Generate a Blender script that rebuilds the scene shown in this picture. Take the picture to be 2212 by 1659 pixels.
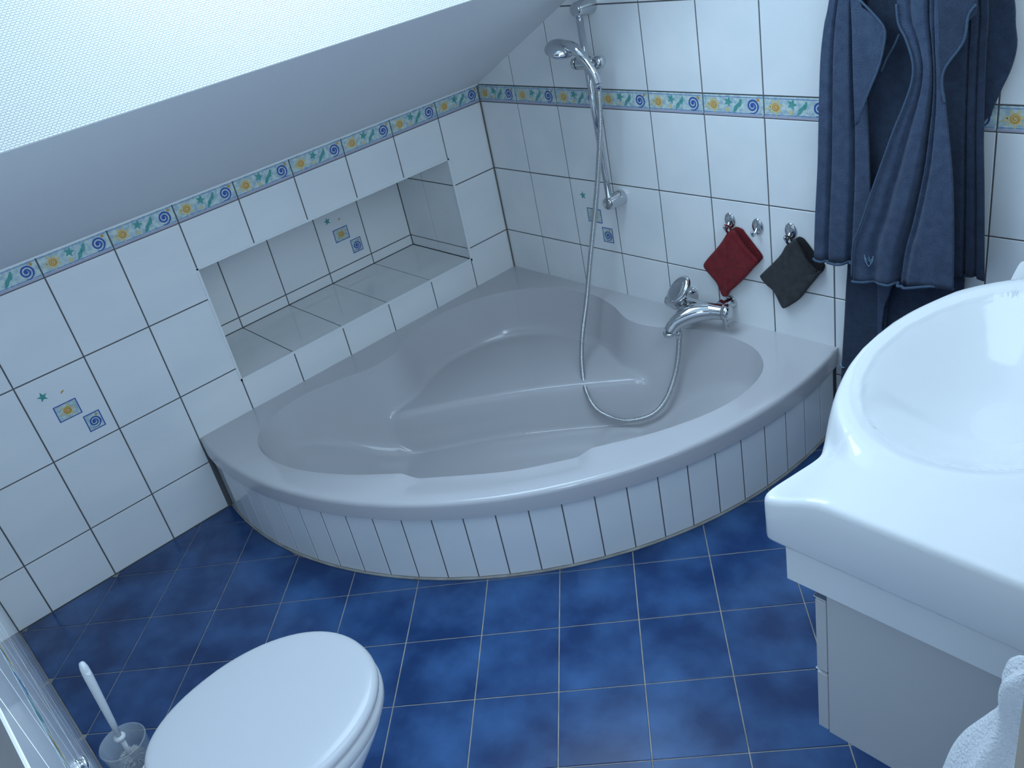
import bpy, math, random
from mathutils import Vector, Matrix
random.seed(7)
PI = math.pi
for o in list(bpy.data.objects): bpy.data.objects.remove(o)
SC = bpy.context.scene
COL = SC.collection

# ------------------------------------------------------------ camera
cam_d = bpy.data.cameras.new('camera'); cam = bpy.data.objects.new('camera', cam_d); COL.objects.link(cam)
cam_d.sensor_width = 36; cam_d.lens = 31.383; cam_d.clip_start = 0.02
RW = [(0.66343958, 0.72338273, -0.19122069), (-0.26038556, 0.46280112, 0.84735735), (0.70146083, -0.5123793, 0.4953989)]
M = Matrix(((RW[0][0], RW[1][0], RW[2][0], 2.6248), (RW[0][1], RW[1][1], RW[2][1], -2.05868), (RW[0][2], RW[1][2], RW[2][2], 1.64956), (0, 0, 0, 1)))
cam.matrix_world = M
SC.camera = cam
# ------------------------------------------------------------ light
SLOPE = math.radians(27.25)
w = bpy.data.worlds.new('world'); SC.world = w; w.use_nodes = True
bg = w.node_tree.nodes['Background']; bg.inputs[0].default_value = (0.50, 0.72, 1.0, 1); bg.inputs[1].default_value = 1.0
ld = bpy.data.lights.new('skylight_daylight', 'AREA'); ld.shape = 'RECTANGLE'; ld.size = 0.84; ld.size_y = 1.15
ld.energy = 15; ld.color = (0.58, 0.80, 1.0)
lo = bpy.data.objects.new('skylight_daylight', ld); COL.objects.link(lo)
SDIR = Vector((math.cos(SLOPE), 0, math.sin(SLOPE))); SNOR = Vector((-math.sin(SLOPE), 0, math.cos(SLOPE)))
OP0, OP1 = 0.832, 1.72          # skylight opening measured along the slope
OPY0, OPY1 = -1.95, -0.22
lc = Vector((0, -0.92, 0.994)) + SDIR*((OP0+OP1)/2) + SNOR*0.60
lo.matrix_world = Matrix(((SDIR.x, 0, SNOR.x, lc.x), (0, 1, 0, lc.y), (SDIR.z, 0, SNOR.z, lc.z), (0, 0, 0, 1)))
l2 = bpy.data.lights.new('basin_fill', 'AREA'); l2.shape = 'RECTANGLE'; l2.size = 1.1; l2.size_y = 1.2  # soft fill lamp added above the washbasin to brighten the niche
l2.energy = 11; l2.color = (0.60, 0.82, 1.0)
lo2 = bpy.data.objects.new('basin_fill', l2); COL.objects.link(lo2)
lo2.location = (2.42, -0.95, 1.80); lo2.rotation_euler = (0, math.radians(66), 0)
l3 = bpy.data.lights.new('doorway_fill', 'AREA'); l3.shape = 'RECTANGLE'; l3.size = 0.6; l3.size_y = 0.8  # fill lamp added in the doorway to lift niche and tub apron
l3.energy = 11; l3.color = (0.60, 0.80, 1.0)
lo3 = bpy.data.objects.new('doorway_fill', l3); COL.objects.link(lo3)
lo3.location = (2.85, -1.84, 1.55); lo3.rotation_euler = Vector((0.92, -0.26, 0.22)).to_track_quat('Z', 'Y').to_euler()
vs = SC.view_settings; vs.view_transform = 'Standard'; vs.look = 'None'; vs.gamma = 1; vs.use_curve_mapping = False; vs.exposure = 0.45
SC.display_settings.display_device = 'sRGB'

# ------------------------------------------------------------ materials
MATS = {}
def mat(name, col, rough=0.5, metal=0.0, col2=None, nscale=8, bump=0.0, bscale=60, bkind='noise', coat=0.0, sheen=0.0, trans=0.0, alpha=1.0, stretch=None, contrast=(0.35, 0.65), ior=1.45):
    m = bpy.data.materials.new(name); m.use_nodes = True; nt = m.node_tree; N = nt.nodes; L = nt.links
    b = N['Principled BSDF']
    b.inputs['Base Color'].default_value = (*col, 1); b.inputs['Roughness'].default_value = rough; b.inputs['Metallic'].default_value = metal
    b.inputs['Coat Weight'].default_value = coat; b.inputs['Sheen Weight'].default_value = sheen
    b.inputs['Transmission Weight'].default_value = trans; b.inputs['Alpha'].default_value = alpha; b.inputs['IOR'].default_value = ior
    g = N.new('ShaderNodeNewGeometry'); src = g.outputs['Position']
    if stretch:
        mp = N.new('ShaderNodeMapping'); mp.inputs['Rotation'].default_value = stretch[0]; mp.inputs['Scale'].default_value = stretch[1]
        L.new(src, mp.inputs['Vector']); src = mp.outputs['Vector']
    if col2:
        n = N.new('ShaderNodeTexNoise'); n.inputs['Scale'].default_value = nscale; n.inputs['Detail'].default_value = 5
        r = N.new('ShaderNodeMapRange'); r.inputs['From Min'].default_value = contrast[0]; r.inputs['From Max'].default_value = contrast[1]
        mx = N.new('ShaderNodeMix'); mx.data_type = 'RGBA'; mx.inputs[6].default_value = (*col, 1); mx.inputs[7].default_value = (*col2, 1)
        L.new(src, n.inputs['Vector']); L.new(n.outputs['Fac'], r.inputs['Value']); L.new(r.outputs['Result'], mx.inputs[0]); L.new(mx.outputs[2], b.inputs['Base Color'])
    if bump:
        if bkind == 'noise':
            n = N.new('ShaderNodeTexNoise'); n.inputs['Scale'].default_value = bscale; n.inputs['Detail'].default_value = 3; out = n.outputs['Fac']
        else:
            n = N.new('ShaderNodeTexVoronoi'); n.inputs['Scale'].default_value = bscale; out = n.outputs['Distance']
        L.new(src, n.inputs['Vector'])
        bp = N.new('ShaderNodeBump'); bp.inputs['Strength'].default_value = bump; bp.inputs['Distance'].default_value = 0.004
        L.new(out, bp.inputs['Height']); L.new(bp.outputs['Normal'], b.inputs['Normal'])
    MATS[name] = m
    return m
mat('white_tile', (0.84, 0.845, 0.845), 0.10, col2=(0.78, 0.80, 0.81), nscale=7, bump=0.05, bscale=22, stretch=((0.5, 0.4, 0.3), (1, 0.3, 1)))
mat('wall_grout', (0.12, 0.12, 0.125), 0.9)
mat('corner_grout', (0.17, 0.155, 0.14), 0.8)
mat('floor_tile', (0.007, 0.036, 0.130), 0.26, col2=(0.036, 0.110, 0.280), nscale=7, bump=0.03, bscale=40, contrast=(0.36, 0.70))
mat('floor_grout', (0.40, 0.38, 0.35), 0.9, col2=(0.28, 0.26, 0.24), nscale=20)
mat('acrylic_grey', (0.53, 0.52, 0.54), 0.13, coat=0.3)
mat('ceramic_white', (0.74, 0.75, 0.76), 0.10, coat=0.3)
mat('lid_white', (0.52, 0.525, 0.55), 0.22)
mat('lacquer_white', (0.52, 0.52, 0.52), 0.35)
mat('chrome', (0.60, 0.62, 0.64), 0.06, metal=1.0)
mat('dark_slot', (0.02, 0.02, 0.02), 0.6)
mat('brushed_hose', (0.55, 0.565, 0.57), 0.28, metal=1.0)
mat('plaster', (0.80, 0.80, 0.82), 0.9, bump=0.15, bscale=180)
mat('trim_white', (0.80, 0.82, 0.82), 0.35)
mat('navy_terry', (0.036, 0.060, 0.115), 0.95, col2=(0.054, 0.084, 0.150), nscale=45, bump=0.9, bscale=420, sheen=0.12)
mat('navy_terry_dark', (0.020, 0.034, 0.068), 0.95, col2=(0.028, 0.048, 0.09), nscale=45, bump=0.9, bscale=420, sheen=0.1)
mat('navy_hem', (0.056, 0.095, 0.155), 0.85, bump=0.5, bscale=500)
mat('emblem_thread', (0.22, 0.34, 0.46), 0.8)
mat('red_terry', (0.16, 0.004, 0.008), 0.95, col2=(0.22, 0.008, 0.014), nscale=60, bump=1.0, bscale=380, sheen=0.08)
mat('red_inner', (0.12, 0.004, 0.008), 0.95, bump=0.8, bscale=380)
mat('grey_terry', (0.030, 0.031, 0.034), 0.95, col2=(0.045, 0.046, 0.050), nscale=60, bump=1.0, bscale=380, sheen=0.08)
mat('grey_inner', (0.012, 0.012, 0.014), 0.95, bump=0.8, bscale=380)
mat('white_terry', (0.74, 0.76, 0.80), 0.95, bump=1.0, bscale=300, sheen=0.2)
mat('clear_plastic', (0.72, 0.78, 0.82), 0.08, alpha=0.32)
mat('white_plastic', (0.80, 0.83, 0.86), 0.25)
mat('bristle', (0.85, 0.86, 0.86), 0.8, bump=1.0, bscale=300)
mat('frame_wood', (0.15, 0.135, 0.11), 0.6)
mat('border_base', (0.60, 0.70, 0.66), 0.25, col2=(0.36, 0.50, 0.56), nscale=70, bump=0.35, bscale=160, contrast=(0.40, 0.62))
mat('border_mauve', (0.42, 0.40, 0.50), 0.3)
mat('p_navy', (0.045, 0.095, 0.36), 0.3); mat('p_line', (0.13, 0.22, 0.50), 0.3, col2=(0.25, 0.36, 0.55), nscale=60)
mat('p_yellow', (0.66, 0.55, 0.26), 0.3, col2=(0.58, 0.55, 0.36), nscale=80); mat('p_orange', (0.60, 0.30, 0.05), 0.3)
mat('p_green', (0.06, 0.30, 0.26), 0.3, col2=(0.13, 0.38, 0.36), nscale=80)
# woven wallpaper of the skylight reveal
m = mat('woven_wallpaper', (0.70, 0.71, 0.70), 0.85); nt = m.node_tree
tc = nt.nodes.new('ShaderNodeTexCoord'); br = nt.nodes.new('ShaderNodeTexBrick'); br.inputs['Scale'].default_value = 1
br.inputs['Brick Width'].default_value = 0.009; br.inputs['Row Height'].default_value = 0.0045; br.inputs['Mortar Size'].default_value = 0.0009; br.inputs['Mortar Smooth'].default_value = 0.8
br.inputs['Color1'].default_value = (1, 1, 1, 1); br.inputs['Color2'].default_value = (0.75, 0.75, 0.75, 1); br.inputs['Mortar'].default_value = (0, 0, 0, 1)
bm_ = nt.nodes.new('ShaderNodeBump'); bm_.inputs['Strength'].default_value = 1.0; bm_.inputs['Distance'].default_value = 0.003
nt.links.new(tc.outputs['Object'], br.inputs['Vector']); nt.links.new(br.outputs['Color'], bm_.inputs['Height']); nt.links.new(bm_.outputs['Normal'], nt.nodes['Principled BSDF'].inputs['Normal'])

# ------------------------------------------------------------ mesh helpers
class MB:
    def __init__(s): s.v = []; s.f = []; s.m = []; s.mats = []
    def mi(s, name):
        if name not in s.mats: s.mats.append(name)
        return s.mats.index(name)
    def add(s, vs, fs, mt):
        k = len(s.v); s.v += [tuple(v) for v in vs]; i = s.mi(mt)
        for f in fs: s.f.append([a+k for a in f]); s.m.append(i)
    def box(s, a, b, mt):
        x0, y0, z0 = a; x1, y1, z1 = b
        s.add([(x0,y0,z0),(x1,y0,z0),(x1,y1,z0),(x0,y1,z0),(x0,y0,z1),(x1,y0,z1),(x1,y1,z1),(x0,y1,z1)],
              [(0,3,2,1),(4,5,6,7),(0,1,5,4),(1,2,6,5),(2,3,7,6),(3,0,4,7)], mt)
    def mesh(s, name, smooth=False):
        me = bpy.data.meshes.new(name); me.from_pydata(s.v, [], s.f)
        for n in s.mats: me.materials.append(MATS[n])
        me.polygons.foreach_set('material_index', s.m)
        if smooth: me.polygons.foreach_set('use_smooth', [True]*len(me.polygons))
        me.update(); return me
    def obj(s, name, parent=None, smooth=False, loc=None):
        return link(name, s.mesh(name, smooth), parent, loc)
def link(name, me, parent=None, loc=None):
    o = bpy.data.objects.new(name, me); COL.objects.link(o)
    if loc is not None: o.location = loc
    if parent is not None:
        o.parent = parent
        o.matrix_parent_inverse = parent.matrix_basis.inverted()
    return o
def thing(name, label, cat, loc=(0, 0, 0), group=None):
    o = bpy.data.objects.new(name, None); COL.objects.link(o); o.location = loc; o.empty_display_size = 0.05
    o['label'] = label; o['category'] = cat
    if group: o['group'] = group
    return o
def tag(o, label, cat, group=None):
    o['label'] = label; o['category'] = cat
    if group: o['group'] = group
    return o
def struct(o, label=None):
    o['kind'] = 'structure'
    if label: o['label'] = label
    return o
def mod(o, kind, **kw):
    m = o.modifiers.new(kind.lower(), kind)
    for k, v in kw.items(): setattr(m, k, v)
    return m
def smooth_angle(o, a=40):
    me = o.data; me.polygons.foreach_set('use_smooth', [True]*len(me.polygons))
    try: me.set_sharp_from_angle(angle=math.radians(a))
    except Exception: pass
def inset(poly, c):
    n = len(poly); out = []
    for i in range(n):
        p0, p1, p2 = poly[i-1], poly[i], poly[(i+1) % n]
        def ln(a, b):
            dx, dy = b[0]-a[0], b[1]-a[1]; l = math.hypot(dx, dy) or 1e-9
            nx, ny = -dy/l, dx/l
            return nx, ny, nx*a[0]+ny*a[1]+c
        a1, b1, c1 = ln(p0, p1); a2, b2, c2 = ln(p1, p2); d = a1*b2-a2*b1
        if abs(d) < 1e-6: out.append((p1[0]+a1*c, p1[1]+b1*c))
        else: out.append(((c1*b2-c2*b1)/d, (a1*c2-a2*c1)/d))
    return out
def clip(poly, nx, ny, d):      # keep nx*x+ny*y >= d
    out = []; n = len(poly)
    for i in range(n):
        a, b = poly[i], poly[(i+1) % n]; sa = nx*a[0]+ny*a[1]-d; sb = nx*b[0]+ny*b[1]-d
        if sa >= 0: out.append(a)
        if (sa >= 0) != (sb >= 0):
            t = sa/(sa-sb); out.append((a[0]+(b[0]-a[0])*t, a[1]+(b[1]-a[1])*t))
    res = []
    for p in out:
        if not res or math.hypot(p[0]-res[-1][0], p[1]-res[-1][1]) > 5e-4: res.append(p)
    if len(res) > 1 and math.hypot(res[0][0]-res[-1][0], res[0][1]-res[-1][1]) < 5e-4: res.pop()
    return res
def area(poly): return 0.5*sum(poly[i-1][0]*poly[i][1]-poly[i][0]*poly[i-1][1] for i in range(len(poly)))
def slab_faces(mb, poly, F, depth=0.006, ch=0.0009, mt='white_tile'):
    """poly CCW seen from outside; F maps (u,v,n) to 3-D"""
    n = len(poly); ins = inset(poly, ch)
    vs = [F(u, v, -depth) for u, v in poly]+[F(u, v, -ch) for u, v in poly]+[F(u, v, 0) for u, v in ins]
    fs = []
    for i in range(n):
        j = (i+1) % n; fs.append((i, j, n+j, n+i)); fs.append((n+i, n+j, 2*n+j, 2*n+i))
    fs.append(tuple(range(2*n, 3*n))); mb.add(vs, fs, mt)
FL = lambda u, v, n: (u, v, n)      # local frame: u right, v up, n towards the viewer
def poly_flat(mb, pts, mt, h): mb.add([(u, v, h) for u, v in pts], [tuple(range(len(pts)))], mt)
def disc(mb, cu, cv, r, mt, h, n=14, ry=None):
    poly_flat(mb, [(cu+r*math.cos(2*PI*i/n), cv+(ry or r)*math.sin(2*PI*i/n)) for i in range(n)], mt, h)
def star(mb, cu, cv, R, r, k, mt, h, rot=0):
    o = [(cu+(R if i % 2 == 0 else r)*math.cos(rot+PI*i/k), cv+(R if i % 2 == 0 else r)*math.sin(rot+PI*i/k)) for i in range(2*k)]
    vs = [(cu, cv, h)]+[(u, v, h) for u, v in o]
    mb.add(vs, [(0, 1+i, 1+(i+1) % (2*k)) for i in range(2*k)], mt)
def ribbon(mb, pts, ws, mt, h):
    n = len(pts); vs = []
    for i, (u, v) in enumerate(pts):
        a = pts[max(i-1, 0)]; b = pts[min(i+1, n-1)]; dx, dy = b[0]-a[0], b[1]-a[1]; l = math.hypot(dx, dy) or 1
        wv = ws[i] if isinstance(ws, list) else ws
        vs += [(u-dy/l*wv, v+dx/l*wv, h), (u+dy/l*wv, v-dx/l*wv, h)]
    mb.add(vs, [(2*i, 2*i+1, 2*i+3, 2*i+2) for i in range(n-1)], mt)
def spiral(mb, cu, cv, R, mt, h, turns=2.05, rot=0.0, wd=0.1):
    n = 44; pts = []; ws = []
    for i in range(n+1):
        t = i/n; r = R*(1-0.92*t); a = rot+turns*2*PI*t
        pts.append((cu+r*math.cos(a), cv+r*math.sin(a))); ws.append(R*wd*min(1, 0.35+5*t))
    ribbon(mb, pts, ws, mt, h); disc(mb, cu, cv, R*0.2, mt, h+0.0001, 10)
def border_motif(mb):
    h = 0.0004
    poly_flat(mb, [(0.0012, 0.0012), (0.1952, 0.0012), (0.1952, 0.007), (0.0012, 0.007)], 'border_mauve', h)
    for v0, v1 in ((0.0088, 0.0112), (0.0525, 0.0545)): poly_flat(mb, [(0.0015, v0), (0.195, v0), (0.195, v1), (0.0015, v1)], 'p_line', h)
    star(mb, 0.037, 0.031, 0.0245, 0.0130, 7, 'p_yellow', h+0.0001, 0.25); ribbon(mb, [(0.006, 0.024), (0.014, 0.027), (0.022, 0.029)], [0.001, 0.003, 0.005], 'p_yellow', h+0.0001)
    disc(mb, 0.037, 0.031, 0.0112, 'p_orange', h+0.0002); spiral(mb, 0.037, 0.031, 0.0098, 'p_yellow', h+0.0003, 1.6, 0, 0.10)
    star(mb, 0.086, 0.040, 0.0155, 0.0068, 5, 'p_green', h+0.0001, 1.2)
    disc(mb, 0.082, 0.0185, 0.0065, 'p_yellow', h+0.0001, 10)
    ribbon(mb, [(0.101, 0.012), (0.107, 0.018), (0.110, 0.024), (0.115, 0.029), (0.122, 0.033), (0.126, 0.039), (0.129, 0.049)], [0.0015, 0.0045, 0.0058, 0.0044, 0.0060, 0.0050, 0.002], 'p_green', h+0.0001)
    spiral(mb, 0.165, 0.031, 0.0205, 'p_navy', h+0.0001, 2.1, -2.0, 0.115)
    star(mb, 0.1835, 0.0475, 0.0058, 0.0032, 5, 'p_orange', h+0.0001)
def decor_motif(mb):
    h = 0.0004
    star(mb, 0.055, 0.194, 0.016, 0.0065, 5, 'p_green', h, 0.45)
    ribbon(mb, [(0.101, 0.180), (0.106, 0.184), (0.112, 0.186)], [0.001, 0.0026, 0.001], 'p_orange', h)
    def frame(u0, v0, u1, v1):
        poly_flat(mb, [(u0, v0), (u1, v0), (u1, v1), (u0, v1)], 'p_navy', h)
        t = 0.003; poly_flat(mb, [(u0+t, v0+t), (u1-t, v0+t), (u1-t, v1-t), (u0+t, v1-t)], 'border_base', h+0.0001)
    frame(0.064, 0.100, 0.130, 0.151); star(mb, 0.097, 0.1255, 0.0265, 0.0115, 6, 'p_yellow', h+0.0002, 0.2)
    disc(mb, 0.097, 0.1265, 0.0112, 'p_orange', h+0.0003); spiral(mb, 0.097, 0.1265, 0.0095, 'p_yellow', h+0.0004, 1.6, 0, 0.09)
    frame(0.124, 0.0325, 0.172, 0.087); spiral(mb, 0.148, 0.058, 0.0185, 'p_navy', h+0.0002, 2.2, -2.2, 0.115)
    star(mb, 0.159, 0.077, 0.005, 0.0025, 5, 'p_orange', h+0.0002)
GAP = 0.0020
def rect(w_, h_): return [(GAP, GAP), (w_-GAP, GAP), (w_-GAP, h_-GAP), (GAP, h_-GAP)]
TILE = {}
for kind in ('plain', 'decor'):
    mb = MB(); slab_faces(mb, rect(0.2, 0.25), FL)
    if kind == 'decor': decor_motif(mb)
    TILE[kind] = mb.mesh('tile_'+kind)
mb = MB(); slab_faces(mb, rect(0.2, 0.06), FL, mt='border_base'); border_motif(mb); TILE['border'] = mb.mesh('tile_border')
def frame_mat(org, U, V, Nn):
    return Matrix(((U[0], V[0], Nn[0], org[0]), (U[1], V[1], Nn[1], org[1]), (U[2], V[2], Nn[2], org[2]), (0, 0, 0, 1)))
def tile_wall(parent, org, U, Nn, cols, rows, clips=(), decor=(), skip=lambda i, r: False, xmin=None):
    """cols: list of (u0,u1); rows: list of (v0,v1,kind).  Frame: org + u*U + v*Z"""
    V = (0, 0, 1)
    for i, (u0, u1) in enumerate(cols):
        for r, (v0, v1, kind) in enumerate(rows):
            if skip(i, r): continue
            poly = [(a+u0, b+v0) for a, b in rect(u1-u0, v1-v0)]; full = abs(u1-u0-0.2) < 1e-4 and (abs(v1-v0-0.25) < 1e-4 or kind == 'border')
            p2 = poly
            for cfun in clips:
                c = cfun(i, r)
                if c: p2 = clip(p2, *c)
                if len(p2) < 3: break
            if len(p2) < 3 or area(p2) < 2e-4: continue
            same = len(p2) == 4 and abs(area(p2)-area(poly)) < 1e-7
            o_ = (org[0]+U[0]*u0, org[1]+U[1]*u0, org[2]+v0)
            name = 'border_tile' if kind == 'border' else 'tile'
            if same and full:
                me = TILE['border' if kind == 'border' else ('decor' if (i, r) in decor else 'plain')]
                if (i, r) in decor: name = 'decorated_tile'
            else:
                mb = MB(); slab_faces(mb, [(a-u0, b-v0) for a, b in p2], FL, mt='border_base' if kind == 'border' else 'white_tile')
                if kind == 'border' and u1-u0 > 0.19: border_motif(mb)
                me = mb.mesh('cut_tile')
            o = bpy.data.objects.new(name, me); COL.objects.link(o); o.parent = parent; o.matrix_basis = frame_mat(o_, U, V, Nn)
            if name == 'decorated_tile': o['label'] = 'white tile printed with star, sun and spiral motifs'
def spline(pts, n=8, closed=False):
    """Catmull-Rom through points of any dimension"""
    out = []; m_ = len(pts)
    rng = range(m_) if closed else range(m_-1)
    for i in rng:
        if closed: p = [pts[(i-1) % m_], pts[i], pts[(i+1) % m_], pts[(i+2) % m_]]
        else: p = [pts[max(i-1, 0)], pts[i], pts[i+1], pts[min(i+2, m_-1)]]
        for k in range(n):
            t = k/n
            out.append(tuple(0.5*(2*b+(c-a)*t+(2*a-5*b+4*c-d)*t*t+(3*b-a-3*c+d)*t**3) for a, b, c, d in zip(*p)))
    if not closed: out.append(tuple(pts[-1]))
    return out
def tube(mb, pts, rad, mt, seg=12, cap=True, closed=False):
    P = [Vector(p) for p in pts]; n = len(P); up = None; vs = []
    for i in range(n):
        if closed: t = (P[(i+1) % n]-P[i-1]).normalized()
        else: t = (P[min(i+1, n-1)]-P[max(i-1, 0)]).normalized()
        if up is None: up = t.orthogonal().normalized()
        up = (up-t*up.dot(t)).normalized(); sd = t.cross(up); r = rad[i] if isinstance(rad, (list, tuple)) else rad
        for k in range(seg):
            a = 2*PI*k/seg; vs.append(P[i]+(up*math.cos(a)+sd*math.sin(a))*r)
    fs = []
    for i in range(n if closed else n-1):
        for k in range(seg):
            j = (i+1) % n; fs.append((i*seg+k, i*seg+(k+1) % seg, j*seg+(k+1) % seg, j*seg+k))
    if cap and not closed: fs.append(tuple(range(seg))[::-1]); fs.append(tuple(range((n-1)*seg, n*seg)))
    mb.add(vs, fs, mt)
def lathe(mb, prof, org, axis, mt, seg=24, sx=1.0, side=None):
    """prof: list of (distance along axis, radius); closed at ends when radius is 0"""
    A = Vector(axis).normalized(); S = Vector(side).normalized() if side else A.orthogonal().normalized(); S = (S-A*S.dot(A)).normalized(); T = A.cross(S); O = Vector(org); vs = []
    for d, r in prof:
        for k in range(seg):
            a = 2*PI*k/seg; vs.append(O+A*d+S*math.cos(a)*r*sx+T*math.sin(a)*r)
    fs = []
    for i in range(len(prof)-1):
        for k in range(seg): fs.append((i*seg+k, i*seg+(k+1) % seg, (i+1)*seg+(k+1) % seg, (i+1)*seg+k))
    fs.append(tuple(range(seg))[::-1]); fs.append(tuple(range((len(prof)-1)*seg, len(prof)*seg)))
    mb.add(vs, fs, mt)
def sst(a, b, x):
    t = min(1, max(0, (x-a)/(b-a))); return t*t*(3-2*t)

# ============================================================ SETTING
ZK = 0.994                      # top of the knee wall
CX, CY, RT = 0.2, -0.19, 1.2248 # arc of the corner tub
XD = 2.5; YC = -2.1
# wall_left: knee wall with the niche
NX = -0.378
mb = MB(); g = 'wall_grout'; F0 = -0.0025
mb.box((-0.5, -2.2, -0.35), (F0, 0.1, 0.392-0.004), g)
mb.box((-0.5, -2.2, 0.784+0.004), (F0, 0.1, ZK), g)
mb.box((-0.5, -2.2, 0.388), (F0, -1.2035, 0.788), g)
mb.box((-0.5, -0.1965, 0.388), (F0, 0.1, 0.788), g)
mb.box((-0.5, -1.2035, 0.388), (NX-0.0025, -0.1965, 0.788), g)
wl = struct(mb.obj('wall_left'), 'white tiled knee wall with a tiled niche under the sloping ceiling')
cols = [(-0.2*(j+1), -0.2*j) for j in range(10)]+[(-2.1, -2.0)]
rowsA = [(0.0, 0.184, 'p'), (0.184, 0.434, 'p'), (0.434, 0.684, 'p'), (0.684, 0.934, 'p'), (0.934, ZK, 'border')]
def clipA(i, r):
    if i < 7 and r == 1: return (0, 1, 0.262)
def clipN1(i, r):
    if 1 <= i <= 5 and r == 3: return (0, 1, 0.787)
    if 1 <= i <= 5 and r == 1: return (0, -1, -0.389)
tile_wall(wl, (0, 0, 0), (0, 1, 0), (1, 0, 0), cols, rowsA, clips=(clipA, clipN1), decor={(8, 2)},
          skip=lambda i, r: (i < 7 and r == 0) or (1 <= i <= 5 and r == 2))
nrows = [(0.392, 0.434, 'p'), (0.434, 0.684, 'p'), (0.684, 0.784, 'p')]
tile_wall(wl, (NX, 0, 0), (0, 1, 0), (1, 0, 0), [(-0.2*(j+1), -0.2*j) for j in range(1, 6)], nrows, decor={(1, 1)})
tile_wall(wl, (0, -0.2, 0), (1, 0, 0), (0, -1, 0), [(-0.2, 0), (NX, -0.2)], nrows)
tile_wall(wl, (0, -1.2, 0), (-1, 0, 0), (0, 1, 0), [(0, 0.2), (0.2, -NX)], nrows)
for j in range(1, 6):           # shelf and lintel tiles of the niche
    mb = MB(); slab_faces(mb, rect(0.2, -NX), FL); o = mb.obj('tile', wl)
    o.matrix_basis = Matrix(((0, -1, 0, 0), (1, 0, 0, -0.2*(j+1)), (0, 0, 1, 0.392), (0, 0, 0, 1)))
    mb = MB(); slab_faces(mb, rect(0.2, -NX), FL); o = mb.obj('tile', wl)
    o.matrix_basis = Matrix(((0, -1, 0, 0), (-1, 0, 0, -0.2*j), (0, 0, -1, 0.784), (0, 0, 0, 1)))
mb = MB()                       # white edge trim round the niche
mb.box((-0.004, -1.204, 0.386), (0.002, -0.196, 0.3945), 'trim_white'); mb.box((-0.004, -1.204, 0.782), (0.002, -0.196, 0.7885), 'trim_white')
mb.box((-0.004, -1.205, 0.386), (0.002, -1.198, 0.788), 'trim_white'); mb.box((-0.004, -0.203, 0.386), (0.002, -0.195, 0.788), 'trim_white')
struct(mb.obj('trim_1'), 'white plastic edge trim around the wall niche')
mb = MB(); mb.box((-0.004, -2.1, ZK-0.001), (0.007, 0.0, ZK+0.006), 'trim_white')
struct(mb.obj('trim_2'), 'white trim strip along the top of the knee wall')
mb = MB(); mb.add([(0.0, -0.0, z) for z in (0.27, ZK)]+[(0.0045, 0.0, z) for z in (0.27, ZK)]+[(0, -0.0045, z) for z in (0.27, ZK)], [(4, 5, 3, 2)], 'corner_grout')
mb.box((-0.0, -0.0045, 0.27), (0.0045, 0.0, ZK), 'corner_grout')
struct(mb.obj('trim_3'), 'grey joint in the corner of the two tiled walls')

# wall_back: shower wall under the slope
topz = lambda x: ZK+x*math.tan(SLOPE)
mb = MB()
mb.add([(-0.5, 0.0025, -0.35), (3.3, 0.0025, -0.35), (3.3, 0.0025, 2.6), (-0.5, 0.0025, 0.9), (-0.5, 0.12, -0.35), (3.3, 0.12, -0.35), (3.3, 0.12, 2.6), (-0.5, 0.12, 0.9)],
       [(0, 1, 2, 3), (7, 6, 5, 4), (0, 4, 5, 1), (1, 5, 6, 2), (2, 6, 7, 3), (3, 7, 4, 0)], 'wall_grout')
wb = struct(mb.obj('wall_back'), 'white tiled shower wall with a blue border rising under the slope')
rowsB = [(0.0, 0.184, 'p'), (0.184, 0.434, 'p'), (0.434, 0.684, 'p'), (0.684, 0.934, 'p'), (0.934, ZK, 'border')]+[(ZK+0.25*k, ZK+0.25*(k+1), 'p') for k in range(5)]
def clipB(i, r): return (0, 1, 0.262) if (i < 7 and r == 1) else None
def clipS(i, r): return (math.sin(SLOPE), -math.cos(SLOPE), -math.cos(SLOPE)*(ZK+0.001))
tile_wall(wb, (0, 0, 0), (1, 0, 0), (0, -1, 0), [(0.2*j, 0.2*(j+1)) for j in range(13)], rowsB, clips=(clipB, clipS), decor={(2, 2)}, skip=lambda i, r: i < 7 and r == 0)
# wall_front: behind the toilet
mb = MB(); mb.box((-0.5, -2.2, -0.35), (3.3, YC-0.0025, 2.6), 'wall_grout')
wf = struct(mb.obj('wall_front'), 'white tiled wall behind the toilet')
tile_wall(wf, (0, YC, 0), (-1, 0, 0), (0, 1, 0), [(-0.2*(j+1), -0.2*j) for j in range(15)], rowsA+[(ZK, ZK+0.25, 'p')],
          clips=(lambda i, r: (-math.sin(SLOPE), -math.cos(SLOPE), -math.cos(SLOPE)*(ZK+0.001)),))
# wall_right: behind the washbasin, ends at the door
mb = MB(); mb.box((XD, -1.58, -0.02), (XD+0.1, 0.1, 2.45), 'plaster')
struct(mb.obj('wall_right'), 'pale wall behind the washbasin')
mb = MB(); mb.box((XD, -1.643, 0), (XD+0.106, -1.58, 2.05), 'frame_wood')
struct(mb.obj('trim_4'), 'grey-brown door frame post')
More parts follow.
